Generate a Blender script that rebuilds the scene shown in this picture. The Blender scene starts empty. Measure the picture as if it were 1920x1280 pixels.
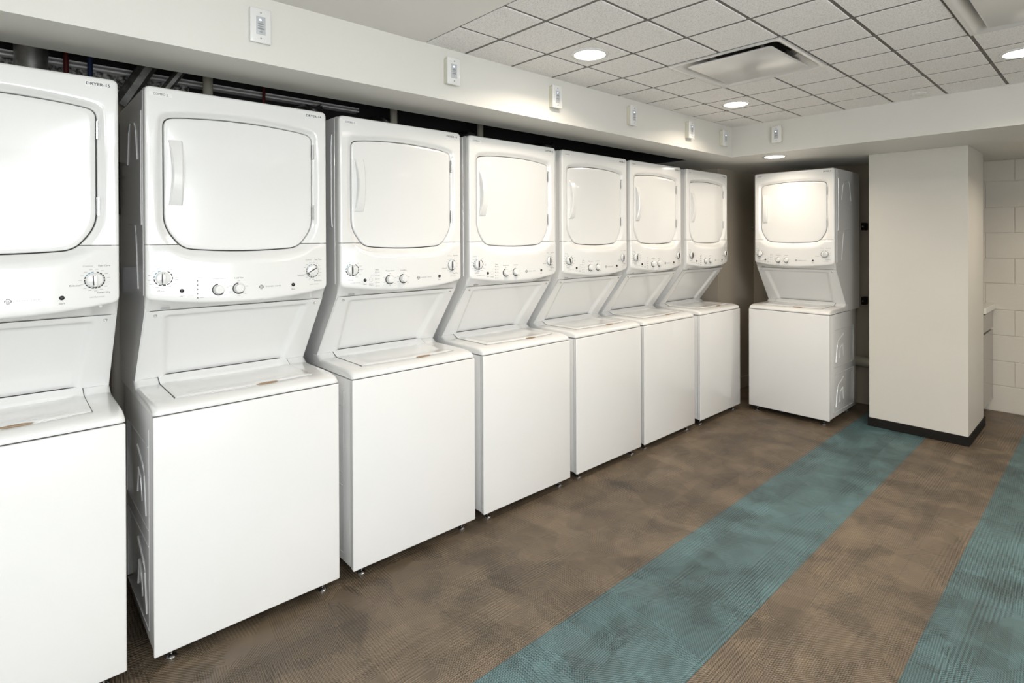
import bpy, bmesh, math, random
from mathutils import Vector, Matrix
random.seed(4)
PI = math.pi
sc = bpy.context.scene
COL = sc.collection

# ---------------------------------------------------------------- camera
cam_d = bpy.data.cameras.new('camera'); cam = bpy.data.objects.new('camera', cam_d); COL.objects.link(cam)
YAW, PITCH, ROLL, FPX = 0.8035, -0.0035, -0.0036, 1050.71
fw = Vector((-math.sin(YAW), math.cos(YAW), 0)); rt = Vector((math.cos(YAW), math.sin(YAW), 0)); up = Vector((0, 0, 1))
f2 = fw*math.cos(PITCH) + up*math.sin(PITCH); u2 = up*math.cos(PITCH) - fw*math.sin(PITCH)
r3 = rt*math.cos(ROLL) + u2*math.sin(ROLL); u3 = u2*math.cos(ROLL) - rt*math.sin(ROLL)
M = Matrix((r3, u3, -f2)).transposed().to_4x4(); M.translation = Vector((2.403, 0.3093, 1.5429))
cam.matrix_world = M
cam_d.sensor_width = 36; cam_d.sensor_fit = 'HORIZONTAL'; cam_d.lens = FPX/1920*36
cam_d.shift_x = (960-1018.05)/1920; cam_d.shift_y = -(640-450.33)/1920
cam_d.clip_start = .02; cam_d.clip_end = 60
sc.camera = cam

# ---------------------------------------------------------------- world + exposure
w = bpy.data.worlds.new('world'); sc.world = w; w.use_nodes = True
w.node_tree.nodes['Background'].inputs[0].default_value = (0.9, 0.95, 1, 1)
w.node_tree.nodes['Background'].inputs[1].default_value = 0.0
sc.view_settings.view_transform = 'Standard'; sc.view_settings.look = 'None'
sc.view_settings.gamma = 1; sc.view_settings.use_curve_mapping = False
sc.view_settings.exposure = 0.2
WARM = (1.0, .86, .70); COOL = (.93, .98, 1.0)

ZC, ZS = 2.466, 2.216          # tiled ceiling, soffit underside
SX = .117                      # soffit face
FY = 4.72                      # far soffit face
TG = .3048; GX = .3887; GY = 1.979

def area(name, loc, size, power, col, spread=PI, rot=(0, 0, 0), shape='DISK', sy=None):
    l = bpy.data.lights.new(name, 'AREA'); l.shape = shape; l.size = size
    if sy: l.size_y = sy
    l.energy = power; l.color = col; l.spread = spread
    o = bpy.data.objects.new(name, l); COL.objects.link(o); o.location = loc; o.rotation_euler = rot
    return o
DL = [(.541, 2.436, ZC, 8), (.541, 3.960, ZC, 7), (2.05, 3.99, ZC, 7.5), (.387, 4.93, ZS, 3.0), (2.065, 2.436, ZC, 9),
      (3.59, 3.96, ZC, 4), (3.59, 2.436, ZC, 7), (2.4, 5.6, ZS, 8)]  # the two outermost downlights are unseen, added as fill
for (x, y, z, p) in DL:
    area('downlight_lamp', (x, y, z-.013), .14, p, WARM, math.radians(150))
FILLPANELS = [(2.8, -.9, ZC, 35), (3.7, .9, ZC, 30)]  # unseen panels added to light the near machines
FILLWIN = (.3, 1.45, 2.6, 1.3)        # unseen fill window added in the right wall: centre y, z, width, height
for (x, y, z, p) in FILLPANELS:
    area('added_fill_lamp', (x, y, z-.03), 1.12, p, COOL, PI, (0, 0, 0), 'RECTANGLE', .54)

area('added_side_fill', (4.56, FILLWIN[0], FILLWIN[1]), FILLWIN[2], 72, (.95, .98, 1.0), PI, (0, PI/2, 0), 'RECTANGLE', FILLWIN[3])
bpy.data.objects['added_side_fill'].rotation_euler = (PI/2, 0, PI/2)
# ---------------------------------------------------------------- materials
def mat(name, col=(.8, .8, .8), rough=.5, metal=0, coat=0, emit=None, es=0, spec=.5):
    m = bpy.data.materials.new(name); m.use_nodes = True
    b = m.node_tree.nodes['Principled BSDF']
    b.inputs['Base Color'].default_value = (*col, 1); b.inputs['Roughness'].default_value = rough
    b.inputs['Metallic'].default_value = metal; b.inputs['Coat Weight'].default_value = coat
    b.inputs['Specular IOR Level'].default_value = spec
    if coat: b.inputs['Coat Roughness'].default_value = .05
    if emit: b.inputs['Emission Color'].default_value = (*emit, 1); b.inputs['Emission Strength'].default_value = es
    return m
def N(m): return m.node_tree.nodes, m.node_tree.links, m.node_tree.nodes['Principled BSDF']
def noise_tone(m, scale, c1, c2, bump=0, bscale=None, lo=.35, hi=.65):
    n, l, b = N(m)
    tc = n.new('ShaderNodeTexCoord'); nz = n.new('ShaderNodeTexNoise'); nz.inputs['Scale'].default_value = scale
    nz.inputs['Detail'].default_value = 4
    l.new(tc.outputs['Object'], nz.inputs['Vector'])
    r = n.new('ShaderNodeValToRGB'); r.color_ramp.elements[0].position = lo; r.color_ramp.elements[1].position = hi
    r.color_ramp.elements[0].color = (*c1, 1); r.color_ramp.elements[1].color = (*c2, 1)
    l.new(nz.outputs['Fac'], r.inputs[0]); l.new(r.outputs[0], b.inputs['Base Color'])
    if bump:
        n2 = n.new('ShaderNodeTexNoise'); n2.inputs['Scale'].default_value = bscale or scale*6; n2.inputs['Detail'].default_value = 3
        l.new(tc.outputs['Object'], n2.inputs['Vector'])
        bp = n.new('ShaderNodeBump'); bp.inputs['Strength'].default_value = bump; bp.inputs['Distance'].default_value = .004
        l.new(n2.outputs['Fac'], bp.inputs['Height']); l.new(bp.outputs[0], b.inputs['Normal'])
    return m

ENAMEL = noise_tone(mat('white_enamel', rough=.22, coat=.6), 1.5, (.74, .74, .735), (.76, .76, .755), .02, 260)
PLASTIC = noise_tone(mat('white_plastic', rough=.16, coat=.5), 1.5, (.76, .76, .75), (.78, .78, .77))
DARK = mat('dark_rubber', (.02, .02, .02), .6)
GAPM = mat('groove_dark', (.06, .06, .055), .7)
CHROME = mat('chrome_steel', (.6, .6, .6), .25, 1)
INK = mat('black_ink_shade', (.05, .05, .05), .5)  # print, and shade coloured onto the knobs
INKG = mat('grey_ink', (.3, .3, .3), .5)
INKB = mat('blue_ink', (.16, .3, .38), .5)
BUTTON = mat('black_button', (.015, .015, .015), .08, 0, .5)
TAN = mat('tan_reflection', (.26, .18, .11), .4)  # tan base colour stands in for a reflection in the recess
WALLP = noise_tone(mat('wall_paint', rough=.55), 2, (.80, .78, .74), (.82, .80, .76), .05, 300)
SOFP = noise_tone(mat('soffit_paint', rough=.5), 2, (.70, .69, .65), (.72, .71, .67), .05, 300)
TAUPE = noise_tone(mat('taupe_wall_paint', rough=.6), 2, (.40, .35, .28), (.42, .37, .30), .05, 300)
PILP = noise_tone(mat('pillar_paint', rough=.5), 2, (.62, .60, .55), (.64, .62, .57), .04, 300)
CONC = noise_tone(mat('unlit_concrete', rough=.9), 8, (.04, .038, .035), (.08, .075, .07), .5, 60)  # concrete darkened in colour to stand in for the unlit chase
SPRAY = noise_tone(mat('sprayed_fireproofing', rough=.95), 60, (.05, .05, .045), (.42, .42, .40), 1.0, 90, .4, .62)
GALV = noise_tone(mat('galvanized_steel', rough=.35, metal=.9), 25, (.42, .42, .41), (.6, .6, .58))
FOIL = noise_tone(mat('foil_duct', rough=.3, metal=1), 40, (.35, .35, .35), (.55, .55, .55), .2, 60)
DGALV = noise_tone(mat('dull_galvanized', rough=.5, metal=.8), 25, (.10, .10, .09), (.2, .2, .19))
TRKM = mat('lit_track_steel', (.8, .8, .78), .4)  # near-white colour stands in for light on the galvanized track
PVC = mat('pvc_white', (.40, .38, .31), .35)
REDP = mat('red_pipe', (.09, .008, .008), .4)
BLUEP = mat('blue_pipe', (.01, .025, .08), .4)
BASEM = mat('black_rubber_base', (.010, .009, .008), .7, spec=.2)
CREAM = mat('cream_plastic', (.72, .70, .58), .35)
FACEG = mat('control_face', (.52, .54, .56), .3)
LEDM = mat('led_blue', (.5, .6, 1), .3, emit=(.45, .6, 1), es=6)
LENS = mat('lamp_lens', (1, 1, 1), .4, emit=(1, .93, .82), es=14)
PANELLENS = mat('fill_panel_lens', (1, 1, 1), .4, emit=COOL, es=9)
DIFF = noise_tone(mat('diffuser_paint', rough=.3, metal=.3, coat=.2), 2, (.74, .73, .72), (.76, .75, .74))
TBAR = mat('ceiling_grid_paint', (.15, .14, .125), .6)
DKGAP = mat('void_shade', (.012, .012, .012), .9)
COUNT = mat('counter_laminate', (.75, .74, .70), .3, 0, .3)
CABM = mat('cabinet_laminate', (.27, .25, .22), .2, 0, .2)
WHITEST = mat('sticker_white', (.78, .78, .77), .3)
CORD = mat('grey_cord', (.35, .35, .34), .4)

# ceiling tile: speckled mineral fibre
TILE = mat('mineral_tile', rough=.85)
def _tile():
    n, l, b = N(TILE)
    tc = n.new('ShaderNodeTexCoord')
    a = n.new('ShaderNodeTexNoise'); a.inputs['Scale'].default_value = 170; a.inputs['Detail'].default_value = 3; a.inputs['Roughness'].default_value = .7
    v = n.new('ShaderNodeTexVoronoi'); v.inputs['Scale'].default_value = 95
    l.new(tc.outputs['Object'], a.inputs['Vector']); l.new(tc.outputs['Object'], v.inputs['Vector'])
    r = n.new('ShaderNodeValToRGB'); e = r.color_ramp.elements
    e[0].position = .33; e[0].color = (.66, .645, .62, 1); e[1].position = .52; e[1].color = (.94, .92, .90, 1)
    l.new(a.outputs['Fac'], r.inputs[0])
    r2 = n.new('ShaderNodeValToRGB'); f = r2.color_ramp.elements
    f[0].position = .04; f[0].color = (.45, .45, .45, 1); f[1].position = .16; f[1].color = (1, 1, 1, 1)
    l.new(v.outputs['Distance'], r2.inputs[0])
    mx = n.new('ShaderNodeMix'); mx.data_type = 'RGBA'; mx.blend_type = 'MULTIPLY'; mx.inputs[0].default_value = .5
    l.new(r.outputs[0], mx.inputs[6]); l.new(r2.outputs[0], mx.inputs[7]); l.new(mx.outputs[2], b.inputs['Base Color'])
    bp = n.new('ShaderNodeBump'); bp.inputs['Strength'].default_value = .5; bp.inputs['Distance'].default_value = .002
    l.new(a.outputs['Fac'], bp.inputs['Height']); l.new(bp.outputs[0], b.inputs['Normal'])
_tile()

# concrete block wall, painted
CMU = mat('painted_block', rough=.5)
def _cmu():
    n, l, b = N(CMU)
    tc = n.new('ShaderNodeTexCoord'); nz = n.new('ShaderNodeTexNoise'); nz.inputs['Scale'].default_value = 120
    l.new(tc.outputs['Object'], nz.inputs['Vector'])
    b.inputs['Base Color'].default_value = (.66, .62, .55, 1)
    bp = n.new('ShaderNodeBump'); bp.inputs['Strength'].default_value = .25; bp.inputs['Distance'].default_value = .003
    l.new(nz.outputs['Fac'], bp.inputs['Height']); l.new(bp.outputs[0], b.inputs['Normal'])
_cmu()

# floor: woven vinyl plank, brown with teal stripes, crosshatched threads
FLOORM = mat('woven_floor', rough=.5)
def _floor():
    n, l, b = N(FLOORM)
    def math_(op, a, c=None, d=None, clamp=False):
        m = n.new('ShaderNodeMath'); m.operation = op; m.use_clamp = clamp
        for i, q in enumerate((a, c, d)):
            if q is None: continue
            if hasattr(q, 'is_output') or hasattr(q, 'links'): l.new(q, m.inputs[i])
            else: m.inputs[i].default_value = q
        return m.outputs[0]
    tc = n.new('ShaderNodeTexCoord'); sep = n.new('ShaderNodeSeparateXYZ'); l.new(tc.outputs['Object'], sep.inputs[0])
    X, Y = sep.outputs[0], sep.outputs[1]
    # stripes
    def band(x0, x1):
        return math_('MULTIPLY', math_('GREATER_THAN', X, x0), math_('LESS_THAN', X, x1))
    teal = math_('ADD', band(.832, 1.348), band(1.858, 2.374)); teal = math_('ADD', teal, band(2.884, 3.4))
    # per-direction thread lines gated by random plank-like patches
    def lines(ang, period, seed, sx, sy, th, soft=.06):
        c, s = math.cos(ang), math.sin(ang)
        t = math_('ADD', math_('MULTIPLY', X, c), math_('MULTIPLY', Y, s))
        sn = math_('SINE', math_('MULTIPLY', t, 2*PI/period))
        mp = n.new('ShaderNodeMapping'); l.new(tc.outputs['Object'], mp.inputs[0])
        mp.inputs['Scale'].default_value = (sx, sy, 1); mp.inputs['Rotation'].default_value = (0, 0, seed*.9)
        mp.inputs['Location'].default_value = (seed*3.1, seed*1.7, 0)
        v = n.new('ShaderNodeTexVoronoi'); v.distance = 'CHEBYCHEV'; v.inputs['Scale'].default_value = 1
        l.new(mp.outputs[0], v.inputs['Vector'])
        sp = n.new('ShaderNodeSeparateColor'); l.new(v.outputs['Color'], sp.inputs[0])
        g = math_('MULTIPLY', math_('SUBTRACT', sp.outputs[0], th), 1/soft, clamp=True)
        return math_('MULTIPLY', sn, g), sp.outputs[1]
    specs = [(0.06, .0085, 1, 5, 3, .42), (PI/2-.12, .0080, 2, 3, 6, .42), (.75, .0088, 3, 4, 6, .5), (-.62, .0084, 4, 5, 4, .5), (0.0, .015, 5, 9, 1.6, .62), (PI/2, .012, 6.3, 3, 7, .70)]
    tot = None; tones = None
    for sp_ in specs:
        a, tone = lines(*sp_)
        tot = a if tot is None else math_('ADD', tot, a)
        tones = tone if tones is None else math_('ADD', tones, tone)
    nz = n.new('ShaderNodeTexNoise'); nz.inputs['Scale'].default_value = 8; nz.inputs['Detail'].default_value = 3
    nz.inputs['Distortion'].default_value = .2
    l.new(tc.outputs['Object'], nz.inputs['Vector'])
    cloud = math_('SUBTRACT', nz.outputs['Fac'], .5)
    # plank ends / seams along y
    val = math_('ADD', 1.0, math_('MULTIPLY', cloud, .75))
    val = math_('ADD', val, math_('MULTIPLY', math_('SUBTRACT', tones, 3.0), .25))
    val = math_('ADD', val, math_('MULTIPLY', tot, .28))
    def seams(src, period, off, width):
        f = math_('FRACT', math_('DIVIDE', math_('SUBTRACT', src, off), period))
        return math_('LESS_THAN', f, width/period)
    seam = math_('MULTIPLY', seams(X, .1715, .832-1.715, .0030), .3)
    val = math_('SUBTRACT', val, seam)
    val = math_('MAXIMUM', val, .3)
    mc = n.new('ShaderNodeMix'); mc.data_type = 'RGBA'
    mc.inputs[6].default_value = (.112, .084, .056, 1); mc.inputs[7].default_value = (.060, .110, .117, 1)
    l.new(teal, mc.inputs[0])
    sc_ = n.new('ShaderNodeVectorMath'); sc_.operation = 'SCALE'; l.new(mc.outputs[2], sc_.inputs[0]); l.new(val, sc_.inputs['Scale'])
    l.new(sc_.outputs[0], b.inputs['Base Color'])
    rg = math_('ADD', .42, math_('MULTIPLY', cloud, .5)); l.new(rg, b.inputs['Roughness'])
    bp = n.new('ShaderNodeBump'); bp.inputs['Strength'].default_value = .5; bp.inputs['Distance'].default_value = .0012
    l.new(tot, bp.inputs['Height']); l.new(bp.outputs[0], b.inputs['Normal'])
_floor()

# ---------------------------------------------------------------- mesh helpers
def obj(name, bm, m, parent=None, loc=(0, 0, 0), rot=(0, 0, 0), smooth=None, label=None, kind=None, mats=None):
    me = bpy.data.meshes.new(name)
    bmesh.ops.recalc_face_normals(bm, faces=bm.faces[:])
    if smooth is not None:
        for f in bm.faces: f.smooth = True
        for e in bm.edges:
            if len(e.link_faces) == 2 and e.calc_face_angle(0) > math.radians(smooth): e.smooth = False
    bm.to_mesh(me); bm.free()
    for mm in (mats or [m]): me.materials.append(mm)
    o = bpy.data.objects.new(name, me); COL.objects.link(o)
    if parent: o.parent = parent
    o.location = loc; o.rotation_euler = rot
    if label: o['label'] = label
    if kind: o['kind'] = kind
    return o
def tag(o, label, cat, group=None):
    o['label'] = label; o['category'] = cat
    if group: o['group'] = group
    return o
def thing(name, label, cat, loc=(0, 0, 0), rz=0, group=None):
    o = bpy.data.objects.new(name, None); COL.objects.link(o); o.location = loc; o.rotation_euler = (0, 0, rz)
    return tag(o, label, cat, group)
def struct(name, bm, m, **k):
    return obj(name, bm, m, kind='structure', **k)
def box(bm, x0, x1, y0, y1, z0, z1, bev=0, seg=2, mi=0):
    vs = [bm.verts.new((x, y, z)) for x in (x0, x1) for y in (y0, y1) for z in (z0, z1)]
    fs = [bm.faces.new([vs[i] for i in q]) for q in ((0, 1, 3, 2), (4, 6, 7, 5), (0, 4, 5, 1), (2, 3, 7, 6), (0, 2, 6, 4), (1, 5, 7, 3))]
    for f in fs: f.material_index = mi
    if bev:
        es = list({e for f in fs for e in f.edges})
        bmesh.ops.bevel(bm, geom=es, offset=bev, segments=seg, affect='EDGES', profile=.5)
    return bm
def B(*a, **k): return box(bmesh.new(), *a, **k)
def lathe(bm, prof, center=(0, 0, 0), axis='Z', seg=24, cap=True):
    # prof: list of (r, h) along axis
    rings = []
    for r, h in prof:
        ring = []
        for i in range(seg):
            a = 2*PI*i/seg; p = (r*math.cos(a), r*math.sin(a), h)
            if axis == 'Y': p = (p[0], p[2], p[1])
            if axis == 'X': p = (p[2], p[0], p[1])
            ring.append(bm.verts.new(Vector(p)+Vector(center)))
        rings.append(ring)
    for a, b in zip(rings, rings[1:]):
        for i in range(seg): bm.faces.new((a[i], a[(i+1) % seg], b[(i+1) % seg], b[i]))
    if cap:
        bm.faces.new(rings[0]); bm.faces.new(rings[-1])
    return bm
def tube(bm, pts, r, seg=10):
    pts = [Vector(p) for p in pts]; rings = []
    for i, p in enumerate(pts):
        d = (pts[min(i+1, len(pts)-1)] - pts[max(i-1, 0)]).normalized()
        a = Vector((0, 0, 1)) if abs(d.z) < .9 else Vector((1, 0, 0))
        u = d.cross(a).normalized(); v = d.cross(u)
        rr = r[i] if isinstance(r, (list, tuple)) else r
        rings.append([bm.verts.new(p + (u*math.cos(t)+v*math.sin(t))*rr) for t in [2*PI*k/seg for k in range(seg)]])
    for a, b in zip(rings, rings[1:]):
        for i in range(seg): bm.faces.new((a[i], a[(i+1) % seg], b[(i+1) % seg], b[i]))
    bm.faces.new(rings[0]); bm.faces.new(rings[-1])
    return bm
def prism_x(bm, poly, x0, x1):
    a = [bm.verts.new((x0, y, z)) for y, z in poly]; b = [bm.verts.new((x1, y, z)) for y, z in poly]
    n = len(poly)
    for i in range(n): bm.faces.new((a[i], a[(i+1) % n], b[(i+1) % n], b[i]))
    bm.faces.new(a); bm.faces.new(b)
    return bm
def grid(bm, P):
    V = [[bm.verts.new(p) for p in row] for row in P]
    for i in range(len(V)-1):
        for j in range(len(V[0])-1):
            bm.faces.new((V[i][j], V[i+1][j], V[i+1][j+1], V[i][j+1]))
    return V
def sstep(t): t = max(0, min(1, t)); return t*t*(3-2*t)
def text_bm(bm, s, x, z, size, fn, align='CENTER', sx=1.0):
    cu = bpy.data.curves.new('t', 'FONT'); cu.body = s; cu.size = size; cu.align_x = align; cu.align_y = 'CENTER'; cu.resolution_u = 2
    o = bpy.data.objects.new('t', cu); COL.objects.link(o); bpy.context.view_layer.update()
    me = o.evaluated_get(bpy.context.evaluated_depsgraph_get()).to_mesh()
    vs = [bm.verts.new(fn(x+v.co.x*sx, z+v.co.y)) for v in me.vertices]
    for p in me.polygons:
        try: bm.faces.new([vs[i] for i in p.vertices])
        except ValueError: pass
    bpy.data.objects.remove(o); bpy.data.curves.remove(cu)

# ---------------------------------------------------------------- room shell
XB, YB, XR, YF = -.95, -3.2, 4.6, 6.632
struct('floor', B(XB-.1, XR+.1, YB-.1, YF+.1, -.05, 0), FLOORM)
struct('wall_left', B(XB-.1, XB, YB, 6.1, 0, 2.24), TAUPE)
struct('wall_chase', B(XB-.1, XB, YB, 6.1, 2.24, 3.0), DKGAP)  # upper wall coloured near-black in place of missing light
struct('wall_left_end', B(XB, -.33, 5.30, 6.05, 0, ZS), TAUPE)
struct('wall_end', B(XB, 1.602, 6.05, 6.10, 0, ZS), TAUPE)
struct('wall_pillar', B(.952, 1.608, 5.418, 6.05, 0, ZS, bev=.002), PILP)
bm = B(.944, 1.616, 5.410, 6.10, 0, .070, bev=.003)
struct('baseboard_pillar', bm, BASEM)
struct('baseboard_left', B(-.33, -.318, 5.29, 6.05, 0, .11), TAUPE)
struct('wall_right', B(XR, XR+.1, YB, YF+.1, 0, 2.6), WALLP)
wf = struct('fill_window', B(XR-.03, XR, FILLWIN[0]-FILLWIN[2]/2-.06, FILLWIN[0]+FILLWIN[2]/2+.06, FILLWIN[1]-FILLWIN[3]/2-.06, FILLWIN[1]+FILLWIN[3]/2+.06, bev=.004), PLASTIC)
obj('fill_pane', B(XR-.034, XR-.031, FILLWIN[0]-FILLWIN[2]/2, FILLWIN[0]+FILLWIN[2]/2, FILLWIN[1]-FILLWIN[3]/2, FILLWIN[1]+FILLWIN[3]/2), mat('fill_pane_glow', (1, 1, 1), .3, emit=(.95, .98, 1), es=1.6), wf)  # glowing pane added as a light source
struct('wall_back', B(XB-.1, XR+.1, YB-.1, YB, 0, 3.0), WALLP)
struct('wall_alcove', B(.95, 1.0, 6.10, YF, 0, ZS), WALLP)
# concrete block wall: blocks with mortar joints, laid in running bond
bm = bmesh.new(); box(bm, 1.0, XR, YF+.006, YF+.1, 0, ZS)
zj = [0, .230, .4476, .6744, .8989, 1.130, 1.352, 1.576, 1.800, 2.03, ZS]
for r in range(len(zj)-1):
    x = 1.74 - .203*2*3 if r % 2 == 0 else 1.537-.406*2
    odd = r % 2
    xs = 1.742 if odd else 1.539
    k = -2
    while True:
        a = xs + k*.406; b_ = a+.406; k += 1
        if b_ < 1.01: continue
        if a > XR-.05: break
        a = max(a, 1.0); b_ = min(b_, XR)
        box(bm, a+.003, b_-.003, YF, YF+.03, zj[r]+.003, zj[r+1]-.003, bev=.0035, seg=2)
struct('wall_far', bm, CMU)
# soffits: left bulkhead over the machines, far bulkhead over the alcove
bm = bmesh.new(); box(bm, -.235, SX, YB, 4.60, ZS, ZC+.3)
struct('trim_1', bm, SOFP)
bm = bmesh.new(); box(bm, SX, XR, FY, YF+.05, ZS, ZC+.3); box(bm, XB, SX, 4.60, YF+.05, ZS, ZC+.3)
struct('trim_2', bm, SOFP)
struct('chase_end_shade', B(XB, -.236, 4.57, 4.598, ZS+.001, 2.85), DKGAP)  # dark sheet added where the chase end lies in shade
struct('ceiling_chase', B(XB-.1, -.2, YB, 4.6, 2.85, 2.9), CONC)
# ceiling: smooth drywall near the camera, mineral tiles beyond
struct('ceiling_drywall', B(SX-.01, XR, YB, 1.745, ZC, ZC+.06), WALLP)
bm = bmesh.new()
gap = .0085
xl = [SX-.02] + [GX+i*TG for i in range(0, 14)]; yl = [1.745] + [GY+j*TG for j in range(0, 10)]
xl = [x for x in xl if x < XR] + [XR]; yl = [y for y in yl if y < FY-.02] + [FY+.01]
def inrect(x, y): return (.693 < x < 1.303 and 2.893 < y < 3.503) or (1.913 < x < 2.523 and 2.893 < y < 3.503)
DLT = [(d[0], d[1]) for d in DL if d[2] == ZC]
for i in range(len(xl)-1):
    for j in range(len(yl)-1):
        if inrect((xl[i]+xl[i+1])/2, (yl[j]+yl[j+1])/2): continue
        box(bm, xl[i]+gap, xl[i+1]-gap, yl[j]+gap, yl[j+1]-gap, ZC, ZC+.012, bev=.0015, seg=1)
struct('ceiling', bm, TILE)
bm = bmesh.new()
# grid bars, recessed a little above the tile faces, left open at the two diffusers
for i, x in enumerate(xl[1:-1]):
    for (a, b_) in ([(1.745, 2.893), (3.503, FY)] if (abs(x-.998) < .01 or abs(x-2.217) < .01) else [(1.745, FY)]):
        box(bm, x-.012, x+.012, a, b_, ZC+.004, ZC+.02)
for y in yl[1:-1]:
    segs = [(SX, .693), (1.303, 1.913), (2.523, XR)] if abs(y-3.198) < .01 else [(SX, XR)]
    for a, b_ in segs: box(bm, a, b_, y-.012, y+.012, ZC+.0015, ZC+.019)
box(bm, SX, XR, 1.745-.012, 1.745+.009, ZC+.003, ZC+.02); box(bm, SX-.01, SX+.01, 1.745, FY, ZC+.006, ZC+.02)
box(bm, SX, XR, FY-.01, FY+.01, ZC+.006, ZC+.02)
struct('trim_3', bm, TBAR)
bm = bmesh.new(); box(bm, SX, XR, 1.745, FY, ZC+.18, ZC+.2)
struct('ceiling_void', bm, DKGAP)

# ---------------------------------------------------------------- washer dryer stack
W = .683; H = W/2; OY = .33
def XO(x): return x-H
def YO(y): return y-OY
def outline(pts, c=(.3415, 1.76)):
    # exact ray / polygon distance for a star-shaped outline
    def R(th):
        dx, dz = math.cos(th), math.sin(th); best = 0
        for k in range(len(pts)):
            ax, az = pts[k][0]-c[0], pts[k][1]-c[1]; bx, bz = pts[(k+1) % len(pts)][0]-c[0], pts[(k+1) % len(pts)][1]-c[1]
            ex, ez = bx-ax, bz-az; den = dx*ez-dz*ex
            if abs(den) < 1e-12: continue
            t = (ax*ez-az*ex)/den; u = (ax*dz-az*dx)/den
            if t > 0 and -1e-9 <= u <= 1+1e-9: best = max(best, t)
        return best
    return R
def rounded(corners, seg=6):
    # corners: (x,z,radius); returns polyline with rounded corners
    out = []; n = len(corners)
    for i in range(n):
        p0 = Vector(corners[i-1][:2]); p = Vector(corners[i][:2]); p1 = Vector(corners[(i+1) % n][:2]); r = corners[i][2]
        if r <= 0: out.append(tuple(p)); continue
        a = p+(p0-p).normalized()*r; b_ = p+(p1-p).normalized()*r
        for k in range(seg+1):
            t = k/seg; out.append(tuple(a*(1-t)**2 + p*2*t*(1-t) + b_*t*t))
    return out
def arcpts(x0, z0, x1, z1, bow, n=8):
    return [(x0+(x1-x0)*k/n, z0+(z1-z0)*k/n + bow*4*(k/n)*(1-k/n), 0) for k in range(1, n)]
door_c = [(.058, 2.006, .030)] + [(x, z, 0) for x, z, _ in arcpts(.058, 2.008, .622, 2.008, .020)] + [(.622, 2.006, .030), (.622, 1.590, .05), (.560, 1.506, .035)] \
    + arcpts(.560, 1.506, .120, 1.506, -.012) + [(.120, 1.506, .035), (.058, 1.590, .05)]
outer_c = [(0, 2.120, .022), (W, 2.120, .022), (W, 1.318, .022)] + arcpts(W, 1.318, 0, 1.318, -.028) + [(0, 1.318, .022)]
RD = outline(rounded(door_c)); RO = outline(rounded(outer_c))
C0 = (.3415, 1.76)
def bulge(x): return .042*max(0, 1-((x-.3415)/.3415)**2)
def hfwd(x, z, dist):
    zl = 1.452 + .058*min(1, (abs(x-.3415)/.275)**5)
    r = max(0, min(1, (1.518-z)/(1.518-zl)))
    r = r*.8 + .2*sstep(r)
    return .013*sstep(dist/.028) + bulge(x)*r
def panel_y(x, z): return .135-.013-bulge(x)
NA = 288
# angles: even, plus extra ones through the four outer corners
THS = [-PI+2*PI*(i+.5)/NA for i in range(NA)]
for cx_, cz_ in ((0, 2.12), (W, 2.12), (W, 1.318), (0, 1.318)):
    a_ = math.atan2(cz_-1.76, cx_-.3415); THS += [a_+k*.006+.0004 for k in range(-6, 7)]
THS = sorted(set(round(a, 6) for a in THS))
def fascia():
    bm = bmesh.new(); rows = []
    for th in THS:
        rd, ro = RD(th), RO(th); c, s = math.cos(th), math.sin(th); Rr = .011
        rs = [(rd, .022), (rd, .004), (rd+.0015, .001)]
        L = ro-Rr-rd
        for t in (.04, .08, .12, .17, .22, .28, .35, .43, .52, .62, .72, .82, .92, 1.0): rs.append((rd+L*t, 0))
        for q in (.35, .65, .85, 1.0):
            rs.append((ro-Rr+Rr*q, Rr-math.sqrt(max(0, Rr*Rr-(Rr*q)**2))))
        row = []
        for (r, extra) in rs:
            x, z = C0[0]+c*r, C0[1]+s*r
            row.append((XO(x), YO(.135-hfwd(x, z, r-rd)+extra), z))
        x, z = C0[0]+c*ro, C0[1]+s*ro
        k = max(0, min(1, (1.345-z)/.027))
        row.append((XO(x), YO(.152+(.168-.152)*k), z+(1.271-z)*k))
        rows.append(row)
    rows.append(rows[0]); grid(bm, rows)
    bmesh.ops.remove_doubles(bm, verts=bm.verts[:], dist=1e-5)
    return bm
def polar_slab(shrink, yf, dome, back, edge=.004):
    bm = bmesh.new(); rows = []
    for th in THS:
        rd = RD(th)-shrink; c, s = math.cos(th), math.sin(th); row = []
        for t in (.15, .3, .45, .6, .75, .87, .95): 
            r = (rd-edge)*t; row.append((XO(C0[0]+c*r), YO(yf-dome*(1-t*t)), C0[1]+s*r))
        for (dr, dy) in ((edge, 0), (edge*.4, edge*.25), (0, edge), (0, back)):
            r = rd-dr; row.append((XO(C0[0]+c*r), YO(yf+dy), C0[1]+s*r))
        rows.append(row)
    V = []
    for row in rows: V.append([bm.verts.new(p) for p in row])
    n = len(V)
    for i in range(n):
        a, b_ = V[i], V[(i+1) % n]
        for j in range(len(a)-1): bm.faces.new((a[j], b_[j], b_[j+1], a[j+1]))
    cen = bm.verts.new((XO(C0[0]), YO(yf-dome), C0[1]))
    for i in range(n): bm.faces.new((cen, V[(i+1) % n][0], V[i][0]))
    return bm
def rib(bm, sx, pts, r=.0045):
    # raised embossing on a cabinet side; pts in (depth, z)
    tube(bm, [(XO(sx), YO(y), z) for y, z in pts], r, 6)
def emboss(bm, sx, y0, z0, s=1.0):
    rib(bm, sx, [(y0, z0), (y0+.035*s, z0+.15*s), (y0+.06*s, z0+.185*s), (y0+.19*s, z0+.235*s)])
    rib(bm, sx, [(y0+.09*s, z0+.03*s), (y0+.11*s, z0+.12*s), (y0+.17*s, z0+.145*s), (y0+.19*s, z0+.04*s)])

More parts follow.
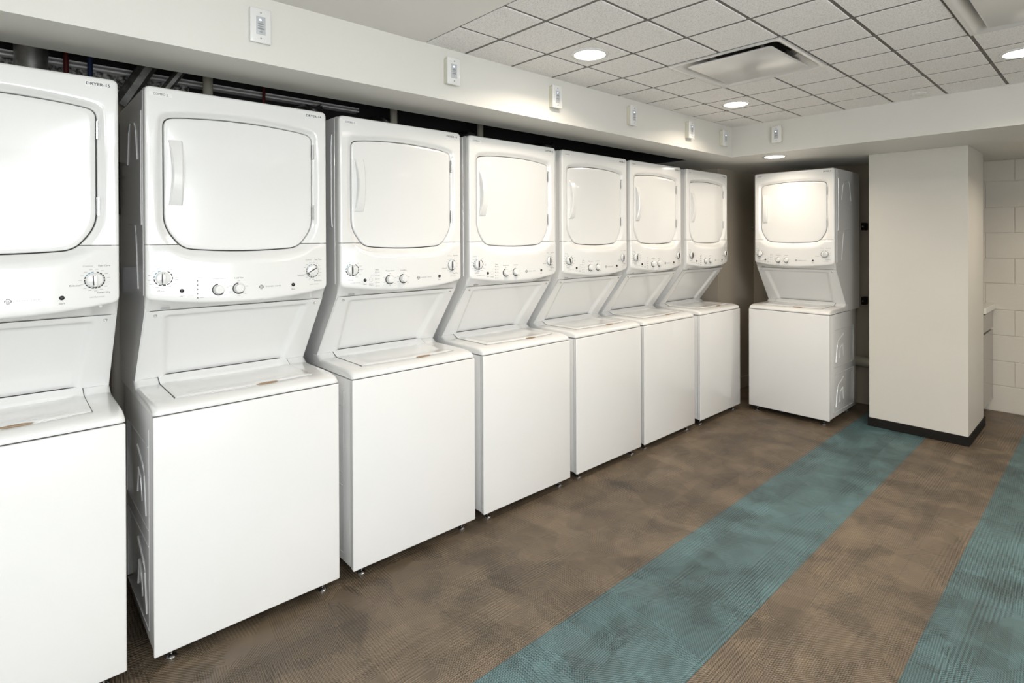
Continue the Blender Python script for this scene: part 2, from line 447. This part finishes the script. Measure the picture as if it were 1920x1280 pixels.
def make_stack():
    t = thing('stacked_washer_dryer', 'placeholder', 'washer dryer', (0, 0, 0), 0, 'stacked laundry machines')
    # washer cabinet
    bm = bmesh.new(); box(bm, XO(.004), XO(W-.004), YO(.030), YO(.655), .050, .903, bev=.004)
    box(bm, XO(.002), XO(W-.002), YO(.016), YO(.028), .048, .904, bev=.002)
    for sx in (.004, W-.004):
        for z0 in (.13, .50):
            emboss(bm, sx, .16, z0, .95)
            rib(bm, sx, [(.60, z0-.04), (.60, z0+.27), (.12, z0+.27)], .0025)
        rib(bm, sx, [(.12, .46), (.60, .46)], .0022); rib(bm, sx, [(.10, .84), (.11, .09), (.60, .08)], .002)
    obj('washer_cabinet', bm, ENAMEL, t, smooth=35)
    obj('front_panel', B(XO(0), XO(W), YO(0), YO(.015), .045, .906, bev=.005, seg=3), ENAMEL, t, smooth=35)
    obj('base_rail', B(XO(.03), XO(W-.03), YO(.03), YO(.06), .028, .050), BASEM, t); obj('base_rail', B(XO(.02), XO(W-.02), YO(.55), YO(.64), .028, .05), BASEM, t)
    for fx in (.06, W-.06):
        for fy in (.045, .60):
            bm = bmesh.new(); lathe(bm, [(.0045, .0), (.0045, .05)], (0, 0, 0), seg=10)
            lathe(bm, [(.018, 0), (.018, .004), (.012, .011), (.005, .014)], (0, 0, 0), seg=16)
            obj('foot', bm, CHROME, t, (XO(fx), YO(fy), 0), smooth=40)
    # washer top cover
    prof = [(.002, .9105), (.001, .916), (.002, .923), (.008, .930), (.020, .9365), (.040, .942), (.065, .9455), (.12, .947), (.2, .947), (.30, .947), (.352, .947), (.365, .949), (.392, .966), (.404, .969), (.44, .969)]
    xs = [0, .0015, .005, .010, .018, .04] + [.04+(W-.08)*k/14 for k in range(1, 14)] + [W-.04, W-.018, W-.010, W-.005, W-.0015, W]
    bm = bmesh.new(); P = []
    for x in xs:
        e = min(x, W-x); dz = .012*(1-math.sqrt(max(0, 1-(1-min(e, .018)/.018)**2)))
        P.append([(XO(x), YO(y + (.010*(1-min(e, .018)/.018)**2 if y < .1 else 0)), z if i == 0 else max(.9105, z-dz)) for i, (y, z) in enumerate(prof)])
    V = grid(bm, P)
    for k in (0, -1):
        vs = V[k]; bot = bm.verts.new((vs[-1].co.x, vs[-1].co.y, .9105)); bm.faces.new(vs+[bot])
    obj('top_cover', bm, PLASTIC, t, smooth=50)
    # lid: seam, dished lid, finger recess
    def lidpt(u, v, out=0):
        # u across 0..1, v 0 (front)..1 (back)
        xl_ = .083-out; xr_ = .598+out
        x = xl_+(xr_-xl_)*u
        yf = .078 - .016*math.sin(PI*u) - out; yb = .398
        return x, yf+(yb-yf)*v
    def lidz(y): 
        return .947+(.0 if y < .352 else (y-.352)*.47)
    LV = [0, .012, .03, .06, .1, .16, .24, .34, .46, .58, .70, .80, .858, .868, .90, .95, 1.0]
    bm = bmesh.new()
    P = [[(XO(lidpt(i/24, v, .0028)[0]), YO(lidpt(i/24, v, .0028)[1]), lidz(lidpt(i/24, v, .0028)[1])+.0008) for v in LV] for i in range(25)]
    grid(bm, P); seam = obj('lid_seam', bm, GAPM, t)
    bm = bmesh.new(); P = []
    for i in range(25):
        u = i/24; row = []
        for v in LV:
            x, y = lidpt(u, v)
            e = min(u*.5, (1-u)*.5, v*.33 if v < .5 else .1)
            z = lidz(y)+.0065 - .005*sstep((e-.02)/.06)*(1 if y < .352 else 0) - .004*(1-sstep(e/.008))
            row.append((XO(x), YO(y), z))
        P.append(row)
    V = grid(bm, P)
    LN = len(LV)-1
    ring = [V[i][0] for i in range(25)] + [V[24][j] for j in range(1, LN+1)] + [V[i][LN] for i in range(23, -1, -1)] + [V[0][j] for j in range(LN-1, 0, -1)]
    low = [bm.verts.new((v.co.x, v.co.y, v.co.z-.005)) for v in ring]
    for i in range(len(ring)): bm.faces.new((ring[i], ring[(i+1) % len(ring)], low[(i+1) % len(ring)], low[i]))
    lid = obj('lid', bm, PLASTIC, t, smooth=50)
    bm = bmesh.new(); bmesh.ops.create_uvsphere(bm, u_segments=24, v_segments=12, radius=1)
    for v in bm.verts: v.co = Vector((v.co.x*.044, v.co.y*.0075, v.co.z*.0042))
    obj('finger_recess', bm, TAN, lid, (XO(.405), YO(.064), .9485), smooth=60, label='finger recess with a tan reflection coloured in')
    # dryer cabinet
    bm = bmesh.new()
    poly = [(.402, .907), (.402, .965), (.172, 1.268), (.150, 1.320), (.150, 2.108), (.160, 2.117), (.752, 2.117), (.757, 2.11), (.757, .907)]
    prism_x(bm, [(YO(y), z) for y, z in poly], XO(.003), XO(.020)); prism_x(bm, [(YO(y), z) for y, z in poly], XO(W-.020), XO(W-.003))
    box(bm, XO(.020), XO(W-.020), YO(.155), YO(.757), 2.105, 2.117); box(bm, XO(.020), XO(W-.020), YO(.745), YO(.757), .907, 2.105)
    box(bm, XO(.004), XO(W-.004), YO(.404), YO(.757), .905, .912)
    for sx in (.003, W-.003):
        rib(bm, sx, [(.185, 1.33), (.185, 2.11)], .0018)
        rib(bm, sx, [(.30, 1.86), (.335, 1.98), (.36, 2.01), (.47, 2.03), (.50, 1.99), (.53, 1.86)], .004)
        rib(bm, sx, [(.30, 1.35), (.34, 1.56), (.36, 1.60), (.52, 1.61)], .003)
        rib(bm, sx, [(.215, 1.60), (.222, 1.66), (.222, 1.98), (.215, 2.04)], .0035)
    obj('dryer_cabinet', bm, ENAMEL, t, smooth=35)
    # sloping backsplash with a recessed centre
    bm = bmesh.new(); P = []
    p0 = Vector((.400, .969)); p1 = Vector((.166, 1.270)); d = (p1-p0); nrm = Vector((d.y, -d.x)).normalized()  # towards the back
    if nrm.x < 0: nrm = -nrm
    nx_, nv = 64, 40
    for i in range(nx_+1):
        x = .008+(W-.016)*i/nx_; row = []
        for j in range(nv+1):
            v = j/nv
            ex = min(x-(.100-.035*v), (W-.100+.035*v)-x); ev = (.93-v)*.38
            rec = .013*sstep(min(ex, ev)/.016)
            q = p0+d*v+nrm*(rec-.001)
            row.append((XO(x), YO(q.x), q.y))
        P.append(row)
    grid(bm, P); obj('backsplash', bm, PLASTIC, t, smooth=60)
    for sx in (.038, W-.036):
        bm = bmesh.new(); lathe(bm, [(.0065, 0), (.006, -.002), (.003, -.0032)], axis='Y', seg=14)
        obj('screw', bm, CHROME, t, (XO(sx), YO(.176), 1.252), (-.6, 0, 0), smooth=40)
    # fascia split at the seam
    f = fascia(); g = f.copy()
    bmesh.ops.bisect_plane(f, geom=f.verts[:]+f.edges[:]+f.faces[:], plane_co=(0, 0, 1.5250), plane_no=(0, 0, 1), clear_inner=True)
    bmesh.ops.bisect_plane(g, geom=g.verts[:]+g.edges[:]+g.faces[:], plane_co=(0, 0, 1.5226), plane_no=(0, 0, 1), clear_outer=True)
    obj('door_frame', f, PLASTIC, t, smooth=50)
    cp = obj('control_panel', g, PLASTIC, t, smooth=50)
    obj('door_groove_backing', polar_slab(-.0015, .153, 0, .01, .001), GAPM, t)  # dark backing plate, puts the shade of the door groove into colour
    door = obj('dryer_door', polar_slab(.0044, .131, .0045, .02, .005), PLASTIC, t, smooth=40)
    # bow handle
    bm = bmesh.new(); P = []
    z0, z1 = 1.675, 1.924
    for j in range(25):
        v = j/24; z = z0+(z1-z0)*v; bow = .006+.024*math.sin(PI*v)**.8
        x0_ = .075+.012*math.sin(PI*v); x1_ = .122
        yb_ = .131; yf_ = yb_-bow
        sec = [(x0_, yb_), (x0_, yf_+.003), (x0_+.003, yf_), (x1_-.006, yf_), (x1_, yf_+.006), (x1_, yb_)]
        P.append([(XO(a), YO(b_), z) for a, b_ in sec])
    V = grid(bm, P); bm.faces.new(V[0]); bm.faces.new(V[-1])
    obj('door_handle', bm, PLASTIC, door, smooth=35)
    for hz in (1.933, 1.662):
        bm = bmesh.new(); lathe(bm, [(.0035, -.033), (.0035, .033)], seg=10); 
        box(bm, -.004, .004, -.001, .004, -.031, .031)
        obj('hinge', bm, CHROME, t, (XO(.6235), YO(.1275), hz), smooth=40)
    # knobs
    def big_knob(x, z):
        y = panel_y(x, z)
        bm = bmesh.new(); lathe(bm, [(.0245, 0), (.0245, -.004), (.0225, -.008), (.020, -.0095), (.001, -.0098)], axis='Y', seg=32)
        k = obj('cycle_knob', bm, PLASTIC, cp, (XO(x), YO(y), z), smooth=35)
        bm = bmesh.new(); P = []
        for j in range(9):
            v = j/8*2-1; hw = .0062*(1-.25*abs(v)**3); dp = .0205-.004*v*v
            P.append([(-hw, -.008, v*.0225), (-hw, -dp+.002, v*.0225), (-hw*.6, -dp, v*.0225), (hw*.6, -dp, v*.0225), (hw, -dp+.002, v*.0225), (hw, -.008, v*.0225)])
        V = grid(bm, P); bm.faces.new(V[0]); bm.faces.new(V[-1])
        box(bm, -.0008, .0008, -.0185, -.0130, .012, .0215, mi=1)
        for fc in bm.faces:
            fc.normal_update()
            if fc.calc_center_median().x < -.0042 and abs(fc.normal.x) > .5: fc.material_index = 1  # left grip side coloured black for its dark reflection
        box(bm, -.0058, .0050, -.0145, -.0084, -.0250, -.0222, mi=1)  # black strip stands in for shade below the grip
        g_ = obj('knob_grip', bm, PLASTIC, cp, (XO(x), YO(y), z), smooth=35, mats=[PLASTIC, INK])
        return k, g_
    def small_knob(x, z):
        y = panel_y(x, z)
        bm = bmesh.new(); lathe(bm, [(.0175, 0), (.0170, -.012), (.0160, -.016), (.0135, -.0178), (.001, -.018)], axis='Y', seg=28)
        lathe(bm, [(.0188, .0), (.0188, -.0018), (.001, -.0019)], axis='Y', seg=28)
        return obj('selector_knob', bm, PLASTIC, cp, (XO(x), YO(y), z), smooth=35)
    big_knob(.053, 1.398); big_knob(.611, 1.402)
    small_knob(.233, 1.345); small_knob(.305, 1.346)
    for bx in (.111, .522):
        bm = bmesh.new(); lathe(bm, [(.0078, 0), (.0075, -.003), (.005, -.0055), (.0005, -.0065)], axis='Y', seg=20)
        obj('start_button', bm, BUTTON, cp, (XO(bx), YO(panel_y(bx, 0)), 1.347), smooth=50)
    for k in range(5):
        zz = 1.383-.0165*k
        bm = B(-.0013, .0013, -.0015, .001, -.0032, .0032)
        obj('indicator_light', bm, INK, cp, (XO(.162), YO(panel_y(.162, 0)), zz))
    # printing on the panel
    bm = bmesh.new()
    S = lambda x, z: Vector((XO(x), YO(panel_y(x, z))-.0007, z))
    def arc(cx, cz, r0, r1, a0, a1, mi=0, n=6):
        vs = []
        for k in range(n+1):
            a = math.radians(a0+(a1-a0)*k/n); c, s = math.cos(a), math.sin(a)
            vs.append((bm.verts.new(S(cx+r0*c, cz+r0*s)), bm.verts.new(S(cx+r1*c, cz+r1*s))))
        for (a, b_), (c, d_) in zip(vs, vs[1:]):
            fc = bm.faces.new((a, b_, d_, c)); fc.material_index = mi
    def dash(x, z, w_, h_=.0016, mi=1):
        f_ = bm.faces.new([bm.verts.new(S(x+a, z+b_)) for a, b_ in ((-w_/2, -h_/2), (w_/2, -h_/2), (w_/2, h_/2), (-w_/2, h_/2))]); f_.material_index = mi
    for k in range(12):
        a0 = 90+15+k*27
        arc(.053, 1.398, .0262, .0302, a0, a0+20, 2 if k < 3 else 0)
        if k in (7, 8, 9): continue
    for k in range(18):
        a0 = 90+6+k*19.3
        arc(.611, 1.402, .0262, .0300, a0, a0+14.5, 2 if k < 3 else 0)
    for (kx, kz) in ((.233, 1.345), (.305, 1.346)):
        arc(kx, kz, .0190, .0238, 95, 320, 0, 24); arc(kx, kz, .0212, .0220, -40, 95, 1, 12)  # printed ring, its black crescent widened to include the knob's side shade
    for a in range(0, 360, 27):
        if 80 < a < 100: continue
        r = .040; dash(.053+r*math.cos(math.radians(a))*1.05, 1.398+r*math.sin(math.radians(a))*.95, .012)
    for a in range(10, 360, 24):
        r = .038; dash(.611+r*math.cos(math.radians(a))*1.05, 1.402+r*math.sin(math.radians(a)), .009, .0013)
    nf0 = len(bm.faces)
    T = lambda s, x, z, sz, mi=0: (text_bm(bm, s, x, z, sz, S), [setattr(fc, 'material_index', mi) for fc in list(bm.faces)[T.n:]], setattr(T, 'n', len(bm.faces)))
    T.n = len(bm.faces)
    T('Colors', .030, 1.443, .0085, 2); T('Whites', .045, 1.350, .0085, 0); T('WASHER CYCLES', .066, 1.336, .0062, 1)
    T('Cottons', .592, 1.452, .0085, 1); T('Easy Care', .638, 1.452, .0085, 0); T('Delicates', .556, 1.386, .0080, 0)
    T('Timed Dry', .636, 1.357, .0085, 0); T('DRYER CYCLES', .618, 1.342, .0062, 1)
    T('Start', .111, 1.328, .0085, 0); T('Start', .522, 1.328, .0085, 0)
    T('Temperature', .233, 1.388, .0085, 0); T('Load Size', .305, 1.388, .0085, 0)
    T('Status', .168, 1.3955, .0075, 0)
    T('WASHER / DRYER', .438, 1.346, .0080, 1)
    for k in range(5): dash(.175, 1.383-.0165*k, .012, .0015)
    for k in range(3): dash(.139, 1.329-.0035*k, .020, .0012)
    for kx in (.233, .305):
        for dx, dz in ((-.030, .012), (-.030, -.012), (.029, .008), (.024, -.022), (0, .030), (0, -.028)): dash(kx+dx, 1.345+dz, .010, .0014)
    arc(.139, 1.348, .0085, .0092, 0, 360, 1, 24); dash(.148, 1.370, .018, .0006); dash(.139, 1.364, .0006, .013)
    obj('panel_printing', bm, INK, cp, mats=[INK, INKG, INKB])
    # round monogram
    bm = bmesh.new(); LX, LZ = .390, 1.346
    def arc2(r0, r1, a0, a1, n=6):
        vs = []
        for k in range(n+1):
            a = math.radians(a0+(a1-a0)*k/n); c, s = math.cos(a), math.sin(a)
            vs.append((bm.verts.new(S(LX+r0*c, LZ+r0*s)), bm.verts.new(S(LX+r1*c, LZ+r1*s))))
        for (a, b_), (c, d_) in zip(vs, vs[1:]): bm.faces.new((a, b_, d_, c))
    for q in range(4): arc2(.0066, .0088, q*90-34, q*90+34)
    for q in range(4): arc2(.0060, .0069, q*90+36, q*90+54, 3)
    text_bm(bm, 'GE', LX, LZ, .0095, S)
    obj('logo', bm, INK, cp)
    # maker plate under the panel
    return t

def dup(root):
    r = root.copy(); COL.objects.link(r)
    for ch in list(root.children):
        c = ch.copy(); COL.objects.link(c); c.parent = r
        for g in ch.children:
            d = g.copy(); COL.objects.link(d); d.parent = c
    return r
def stickers(root, left, right):
    def front(x, z): return Vector((XO(x), YO(.135-.0136), z))
    for s, x, z, sz, side in ((left, .050, 2.091, .0125, 'L'), (right, .625, 2.093, .0145, 'R')):
        if not s: continue
        bm = B(XO(x-.036), XO(x+.036), YO(.1216), YO(.1222), z-.008, z+.008, mi=0)
        n0 = len(bm.faces)
        text_bm(bm, s, x, z, sz, lambda a, b_: front(a, b_)+Vector((0, -.0002, 0)), sx=1.08 if side == 'R' else .85)
        if side == 'R': text_bm(bm, s, x+.0007, z+.0003, sz, lambda a, b_: front(a, b_)+Vector((0, -.00025, 0)), sx=1.08)
        bm.faces.ensure_lookup_table()
        for i in range(n0, len(bm.faces)): bm.faces[i].material_index = 1
        obj('number_sticker', bm, WHITEST, root, mats=[WHITEST, INK])
    bm = B(XO(.052), XO(.082), YO(.150), YO(.152), 1.277, 1.283)
    obj('rating_label', bm, INKG, root, rot=(0, 0, 0))

YS = [-.0692, .6914, 1.4367, 2.1764, 2.9181, 3.6406, 4.411]
CAP = [(None, 'DRYER-15'), ('COMBO 2', 'DRYER-14'), ('COMBO 1', 'DRYER-13'), ('COMBO 4', 'DRYER-12'), ('COMBO 3', 'DRYER-11'), ('COMBO 6', 'DRYER-10'), ('COMBO 5', 'DRYER-9'), ('COMBO 7', 'DRYER-8')]
LBL = ['white stacked washer dryer cut off by the left edge of the photo',
       'white stacked washer dryer second from the left with its right knob turned aside',
       'white stacked washer dryer third from the left in the long row',
       'white stacked washer dryer fourth from the left in the long row',
       'white stacked washer dryer fifth from the left with a left knob turned aside',
       'white stacked washer dryer second from the corner end of the long row',
       'white stacked washer dryer at the corner end of the long row',
       'white stacked washer dryer turned to face along the row, beside the pillar']
first = make_stack()
roots = [first] + [dup(first) for _ in range(7)]
KN = [(3, 2), (0, -60), (0, 0), (0, 0), (22, 0), (0, 0), (0, 0), (-4, -4)]
for i, r in enumerate(roots):
    r['label'] = LBL[i]
    if i < 7:
        r.rotation_euler = (0, 0, PI/2)
        r.location = (-OY, YS[i]+H, 0)
    else:
        r.location = (.0603+H, 5.1331+OY, 0)
    cp = [c for c in r.children if c.name.startswith('control_panel')][0]
    grips = sorted([c for c in cp.children if c.name.startswith('knob_grip')], key=lambda o: o.location.x)
    grips[0].rotation_euler = (0, math.radians(KN[i][0])*-1, 0); grips[1].rotation_euler = (0, -math.radians(KN[i][1]), 0)
    stickers(r, *CAP[i])

# ---------------------------------------------------------------- wall controls on the bulkhead
def make_control(depth):
    t = thing('wall_control', 'placeholder', 'wall control', (0, 0, 0), 0, 'exhaust fan controls on the bulkhead')
    # local: faces -y, plate in xz
    obj('back_box', B(-.034, .034, -depth+.006, 0, -.060, .060, bev=.003), CREAM, t, smooth=40)
    obj('plate', B(-.0375, .0375, -depth-.004, -depth+.008, -.065, .065, bev=.004, seg=3), PLASTIC, t, smooth=40)
    f = obj('control_face', B(-.0165, .0165, -depth-.0055, -depth, -.034, .034, bev=.001), FACEG, t, smooth=40)
    bm = bmesh.new(); lathe(bm, [(.0035, 0), (.003, -.001), (.0005, -.0015)], axis='Y', seg=12)
    obj('indicator_light', bm, LEDM, f, (-.002, -depth-.0055, .021))
    for j, (w_, h_, z_) in enumerate(((.011, .0035, .006), (.012, .0016, -.003), (.012, .0035, -.012), (.006, .002, -.024))):
        bm = bmesh.new(); lathe(bm, [(1, 0), (.9, -.0012)], axis='Y', seg=16)
        for v in bm.verts: v.co.x *= w_; v.co.z *= h_
        obj('button', bm, INKG, f, (0, -depth-.0055, z_))
    bm = bmesh.new(); text_bm(bm, 'Timer', 0, .0135, .006, lambda a, b_: Vector((a, -depth-.0058, b_)))
    obj('printing', bm, INK, f)
    for z_ in (.048, -.048):
        bm = bmesh.new(); lathe(bm, [(.0032, 0), (.0028, -.0012), (.0005, -.0014)], axis='Y', seg=12)
        obj('screw', bm, CHROME, t, (0, -depth-.004, z_))
    return t
ca = make_control(.012); cb = make_control(.034)
CL = ['white fan control plate above the gap between the first two machines, lying flattest',
      'cream boxed fan control second from the left on the long bulkhead',
      'cream boxed fan control third from the left, beside the bright light spot',
      'cream boxed fan control fourth from the left on the long bulkhead',
      'cream boxed fan control fifth from the left on the long bulkhead',
      'cream boxed fan control nearest the inner corner on the long bulkhead',
      'cream boxed fan control alone on the far bulkhead facing the camera']
ctr = [ca, cb] + [dup(cb) for _ in range(5)]
CY = [1.018, 1.885, 2.600, 3.322, 4.035, 4.548]
for i, c in enumerate(ctr):
    c['label'] = CL[i]
    if i < 6: c.location = (SX, CY[i], 2.352); c.rotation_euler = (0, 0, PI/2)
    else: c.location = (.508, FY, 2.352)

# ---------------------------------------------------------------- ceiling fittings
def downlight(x, y, z, label):
    t = thing('recessed_downlight', label, 'ceiling light', (x, y, z), 0, 'recessed downlights')
    bm = bmesh.new(); lathe(bm, [(.094, 0), (.094, -.003), (.088, -.006), (.078, -.006), (.076, .0)], cap=False, seg=40)
    obj('trim_ring', bm, PLASTIC, t, smooth=40)
    bm = bmesh.new(); lathe(bm, [(.078, -.0035), (.05, -.005), (.001, -.0055)], seg=40)
    obj('lens', bm, LENS, t, smooth=40)
DLL = ['round lit downlight in a ceiling tile nearest the left bulkhead', 'round lit downlight in the tiles beyond the square air diffuser',
       'round lit downlight cut off by the right edge of the photo', 'round lit downlight under the far bulkhead above the corner']
for (x, y, z, p), lb in zip(DL[:4], DLL): downlight(x, y, z, lb)
for (x, y, z, p) in DL[4:]: downlight(x, y, z, 'unseen round lit downlight out of view to the right')
for (x, y, z, p) in FILLPANELS:
    t = thing('added_fill_panel', 'unseen rectangular light panel added behind the camera as fill', 'ceiling light', (x, y, z), 0, 'added fill panels behind the camera')
    obj('frame', B(-.62, .62, -.33, .33, -.02, 0, bev=.004), PLASTIC, t)
    obj('lens', B(-.57, .57, -.28, .28, -.024, -.019), PANELLENS, t)

def diffuser(cx, cy, label):
    t = thing('air_diffuser', label, 'air vent', (cx, cy, ZC), 0, 'square ceiling air diffusers')
    h = .302
    # frame: flat rim then a curved throat rising to a dark neck
    bm = bmesh.new(); rings = []
    def sq(s, z, rc):
        pts = []
        for q, (sx, sy) in enumerate(((1, 1), (-1, 1), (-1, -1), (1, -1))):
            for k in range(9):
                a = (q*90 + 90*k/8)*PI/180
                pts.append((sx*(s-rc)+rc*math.cos(a), sy*(s-rc)+rc*math.sin(a), z))
        return pts
    for s, z, rc in ((h, .004, .002), (h, -.006, .004), (h-.012, -.008, .01), (h-.022, -.004, .03), (h-.045, .014, .05), (h-.075, .040, .05), (h-.105, .060, .045), (h-.115, .09, .04)):
        rings.append([bm.verts.new(p) for p in sq(s, z, rc)])
    for a, b_ in zip(rings, rings[1:]):
        for i in range(len(a)): bm.faces.new((a[i], a[(i+1) % len(a)], b_[(i+1) % len(a)], b_[i]))
    obj('frame', bm, DIFF, t, smooth=40)
    bm = bmesh.new(); bm.faces.new([bm.verts.new(p) for p in sq(h-.11, .088, .04)]); obj('neck', bm, DKGAP, t)
    bm = bmesh.new(); rings = []
    for s, z, rc in ((.228, -.001, .02), (.231, -.006, .02), (.228, -.009, .02)): rings.append([bm.verts.new(p) for p in sq(s, z, rc)])
    for a, b_ in zip(rings, rings[1:]):
        for i in range(len(a)): bm.faces.new((a[i], a[(i+1) % len(a)], b_[(i+1) % len(a)], b_[i]))
    bm.faces.new(rings[0]); bm.faces.new(rings[-1])
    obj('face_plate', bm, DIFF, t, smooth=40)
    for (x, y) in ((.15, .15), (-.15, .15), (.15, -.15), (-.15, -.15)):
        obj('hanger', B(x-.004, x+.004, y-.012, y+.012, 0, .085), GALV, t)
diffuser(.998, 3.198, 'square metal air diffuser with a floating plate beside the lit downlight')
diffuser(2.218, 3.198, 'square air diffuser cut off by the top right corner of the photo')
bm = bmesh.new(); lathe(bm, [(.042, 0), (.042, -.004), (.036, -.006), (.001, -.0065)], seg=32)
tag(obj('sprinkler_cover', bm, PLASTIC, None, (1.487, 4.56, ZC), smooth=40), 'small round white sprinkler cover plate in the last tile row', 'sprinkler cover')

# ---------------------------------------------------------------- base cabinet beyond the pillar
t = thing('base_cabinet', 'grey glossy base cabinet beyond the pillar, against the block wall', 'cabinet', (1.3, 6.36, 0))
t_ = Vector((1.3, 6.36, 0))
def LB(x0, x1, y0, y1, z0, z1, **k): return B(x0-t_.x, x1-t_.x, y0-t_.y, y1-t_.y, z0, z1, **k)
obj('carcass', LB(1.02, 1.578, 6.115, 6.625, .117, .905), CABM, t)
obj('drawer_front', LB(1.582, 1.600, 6.115, 6.600, .745, .893, bev=.0015), CABM, t)
obj('cabinet_door', LB(1.582, 1.600, 6.115, 6.600, .120, .728, bev=.0015), CABM, t)
obj('toe_kick', LB(1.02, 1.53, 6.115, 6.625, 0, .117), BASEM, t)
o = obj('countertop', B(1.002, 1.618, 6.104, 6.630, .908, .956, bev=.003), COUNT); tag(o, 'white laminate countertop on the grey cabinet beyond the pillar', 'countertop')

# ---------------------------------------------------------------- pipes, beam and ducts behind the machines
bm = bmesh.new(); xb = -.93
box(bm, xb-.01, xb+.05, YB+.05, 1.9, 2.325, 2.333); box(bm, xb-.01, xb+.05, YB+.05, 1.9, 2.343, 2.350); box(bm, xb-.01, xb+.0, YB+.05, 1.9, 2.333, 2.343)
box(bm, xb-.01, xb+.05, YB+.05, .9, 2.240, 2.246)
tag(obj('steel_track', bm, TRKM), 'bright galvanized steel track running along the wall above the dryers', 'steel track')
bm = bmesh.new(); P = []
for i in range(140):
    y = -.6+(1.0+.6)*i/139; P.append([(xb+.006+random.random()*.018, y, 2.246+(2.325-2.246)*j/8) for j in range(9)])
grid(bm, P); obj('sprayed_insulation', bm, SPRAY, smooth=80, kind='structure')  # band of sprayed insulation between the track flanges
def pipe(name, pts, r, m, label, cat='pipe', seg=16):
    return tag(obj(name, tube(bmesh.new(), pts, r, seg), m, smooth=50), label, cat)
pipe('round_duct', [(-.80, .40, 2.15), (-.80, .40, 2.84)], .055, GALV, 'wide round metal duct rising above the machine at the left edge', 'duct', 24)
pipe('red_pipe', [(-.84, .515, 2.13), (-.84, .515, 2.84)], .010, REDP, 'thin red water pipe rising above the dryer cut off at the left')
pipe('blue_pipe', [(-.84, .598, 2.13), (-.84, .598, 2.84)], .010, BLUEP, 'thin blue water pipe rising above the dryer cut off at the left')
pipe('red_pipe', [(-.84, 1.335, 2.13), (-.84, 1.335, 2.84)], .008, REDP, 'thin dark red water pipe rising above the second dryer')
for (yy, lb) in ((1.04, 'white plastic pipe rising above the second dryer from the left'), (2.05, 'white plastic pipe rising above the third dryer near its right corner'), (2.72, 'white plastic pipe rising above the fourth dryer')):
    pipe('plastic_pipe', [(-.725, yy, 2.13), (-.725, yy, 2.84)], .022, PVC, lb)
tag(obj('metal_strut', tube(bmesh.new(), [(-.78, .70, 2.16), (-.72, .93, 2.60)], .035, 8), DGALV, smooth=30), 'thick slanting galvanized strut above the gap between the first two machines', 'strut')
tag(obj('metal_strut', tube(bmesh.new(), [(-.66, .80, 2.15), (-.56, 1.08, 2.60)], .02, 8), DGALV, smooth=30), 'thin slanting galvanized strut just right of the thick one above the dryers', 'strut')
def flex(name, y0, label):
    pts = []; rr = []
    n = 60
    for i in range(n):
        t_ = i/(n-1); a = t_*PI*.55
        pts.append((-.83+.02*math.sin(a), y0+.26*math.sin(a), 2.19+.10*t_)); rr.append(.05+(.005 if i % 2 else 0))
    tag(obj(name, tube(bmesh.new(), pts, rr, 18), FOIL, smooth=20), label, 'duct')
flex('flexible_duct', 1.33, 'ribbed foil dryer duct above the corner of the second dryer')
flex('flexible_duct', 1.78, 'ribbed foil dryer duct above the third dryer')
flex('flexible_duct', 2.45, 'ribbed foil dryer duct above the fourth dryer')
flex('flexible_duct', 3.20, 'ribbed foil dryer duct above the fifth dryer')
# in the gap between the first two machines
pts = []; rr = []
for i in range(41):
    z = 1.90-.24*i/40; pts.append((-.86, .73, z)); rr.append(.072 if i % 10 in (0, 1, 2) else .058)
tag(obj('corrugated_vent_hose', tube(bmesh.new(), pts, rr, 24), mat('black_gloss_hose', (.03, .03, .03), .2), smooth=50), 'black ribbed vent hose in the gap between the first two machines', 'hose')
pipe('vertical_vent_pipe', [(-.86, .72, 0.0), (-.86, .72, 1.655)], .050, noise_tone(mat('grey_pipe', rough=.4), 4, (.36, .34, .30), (.42, .40, .35)), 'tall grey vent pipe standing in the gap between the first two machines', seg=24)
t = thing('power_outlet', 'metal outlet box with a plug between the first two machines', 'outlet', (-.785, .64, 1.36))
obj('box', B(-.022, .012, -.045, .045, -.06, .06, bev=.004), CORD, t, smooth=40)
obj('plug', B(.012, .026, -.022, .022, -.03, .03, bev=.006), CORD, t, smooth=40)
pts = [(.018, 0, -.028)]
for i in range(1, 15):
    a = i/14; pts.append((.012+.005*math.sin(a*7), -.02+.03*math.sin(a*9), -.03-.24*a))
obj('cord', tube(bmesh.new(), pts, .006, 8), CORD, t, smooth=50)
# along the end wall
pipe('drain_pipe', [(-.27, 5.955, .41), (.95, 5.955, .41)], .045, PVC, 'horizontal plastic drain pipe low on the wall behind the corner machine', seg=24)
pipe('gas_pipe', [(-.329, 6.0, 1.65), (-.05, 6.0, 1.65)], .014, GALV, 'short dark pipe stub high in the corner beside the turned machine')
for zz in (1.64, .96):
    t = thing('pipe_clamp', 'black pipe clamp on the wall %s behind the turned machine' % ('high' if zz > 1.3 else 'low'), 'clamp', (.745, 5.99, zz), 0, 'black clamps behind the corner machine')
    obj('bracket', B(-.015, .022, -.02, .059, -.035, .035, bev=.004), BASEM, t, smooth=40); obj('bolt', lathe(bmesh.new(), [(.008, -.036), (.008, -.03)], axis='Y', seg=10), CHROME, t, (0, .010, 0))
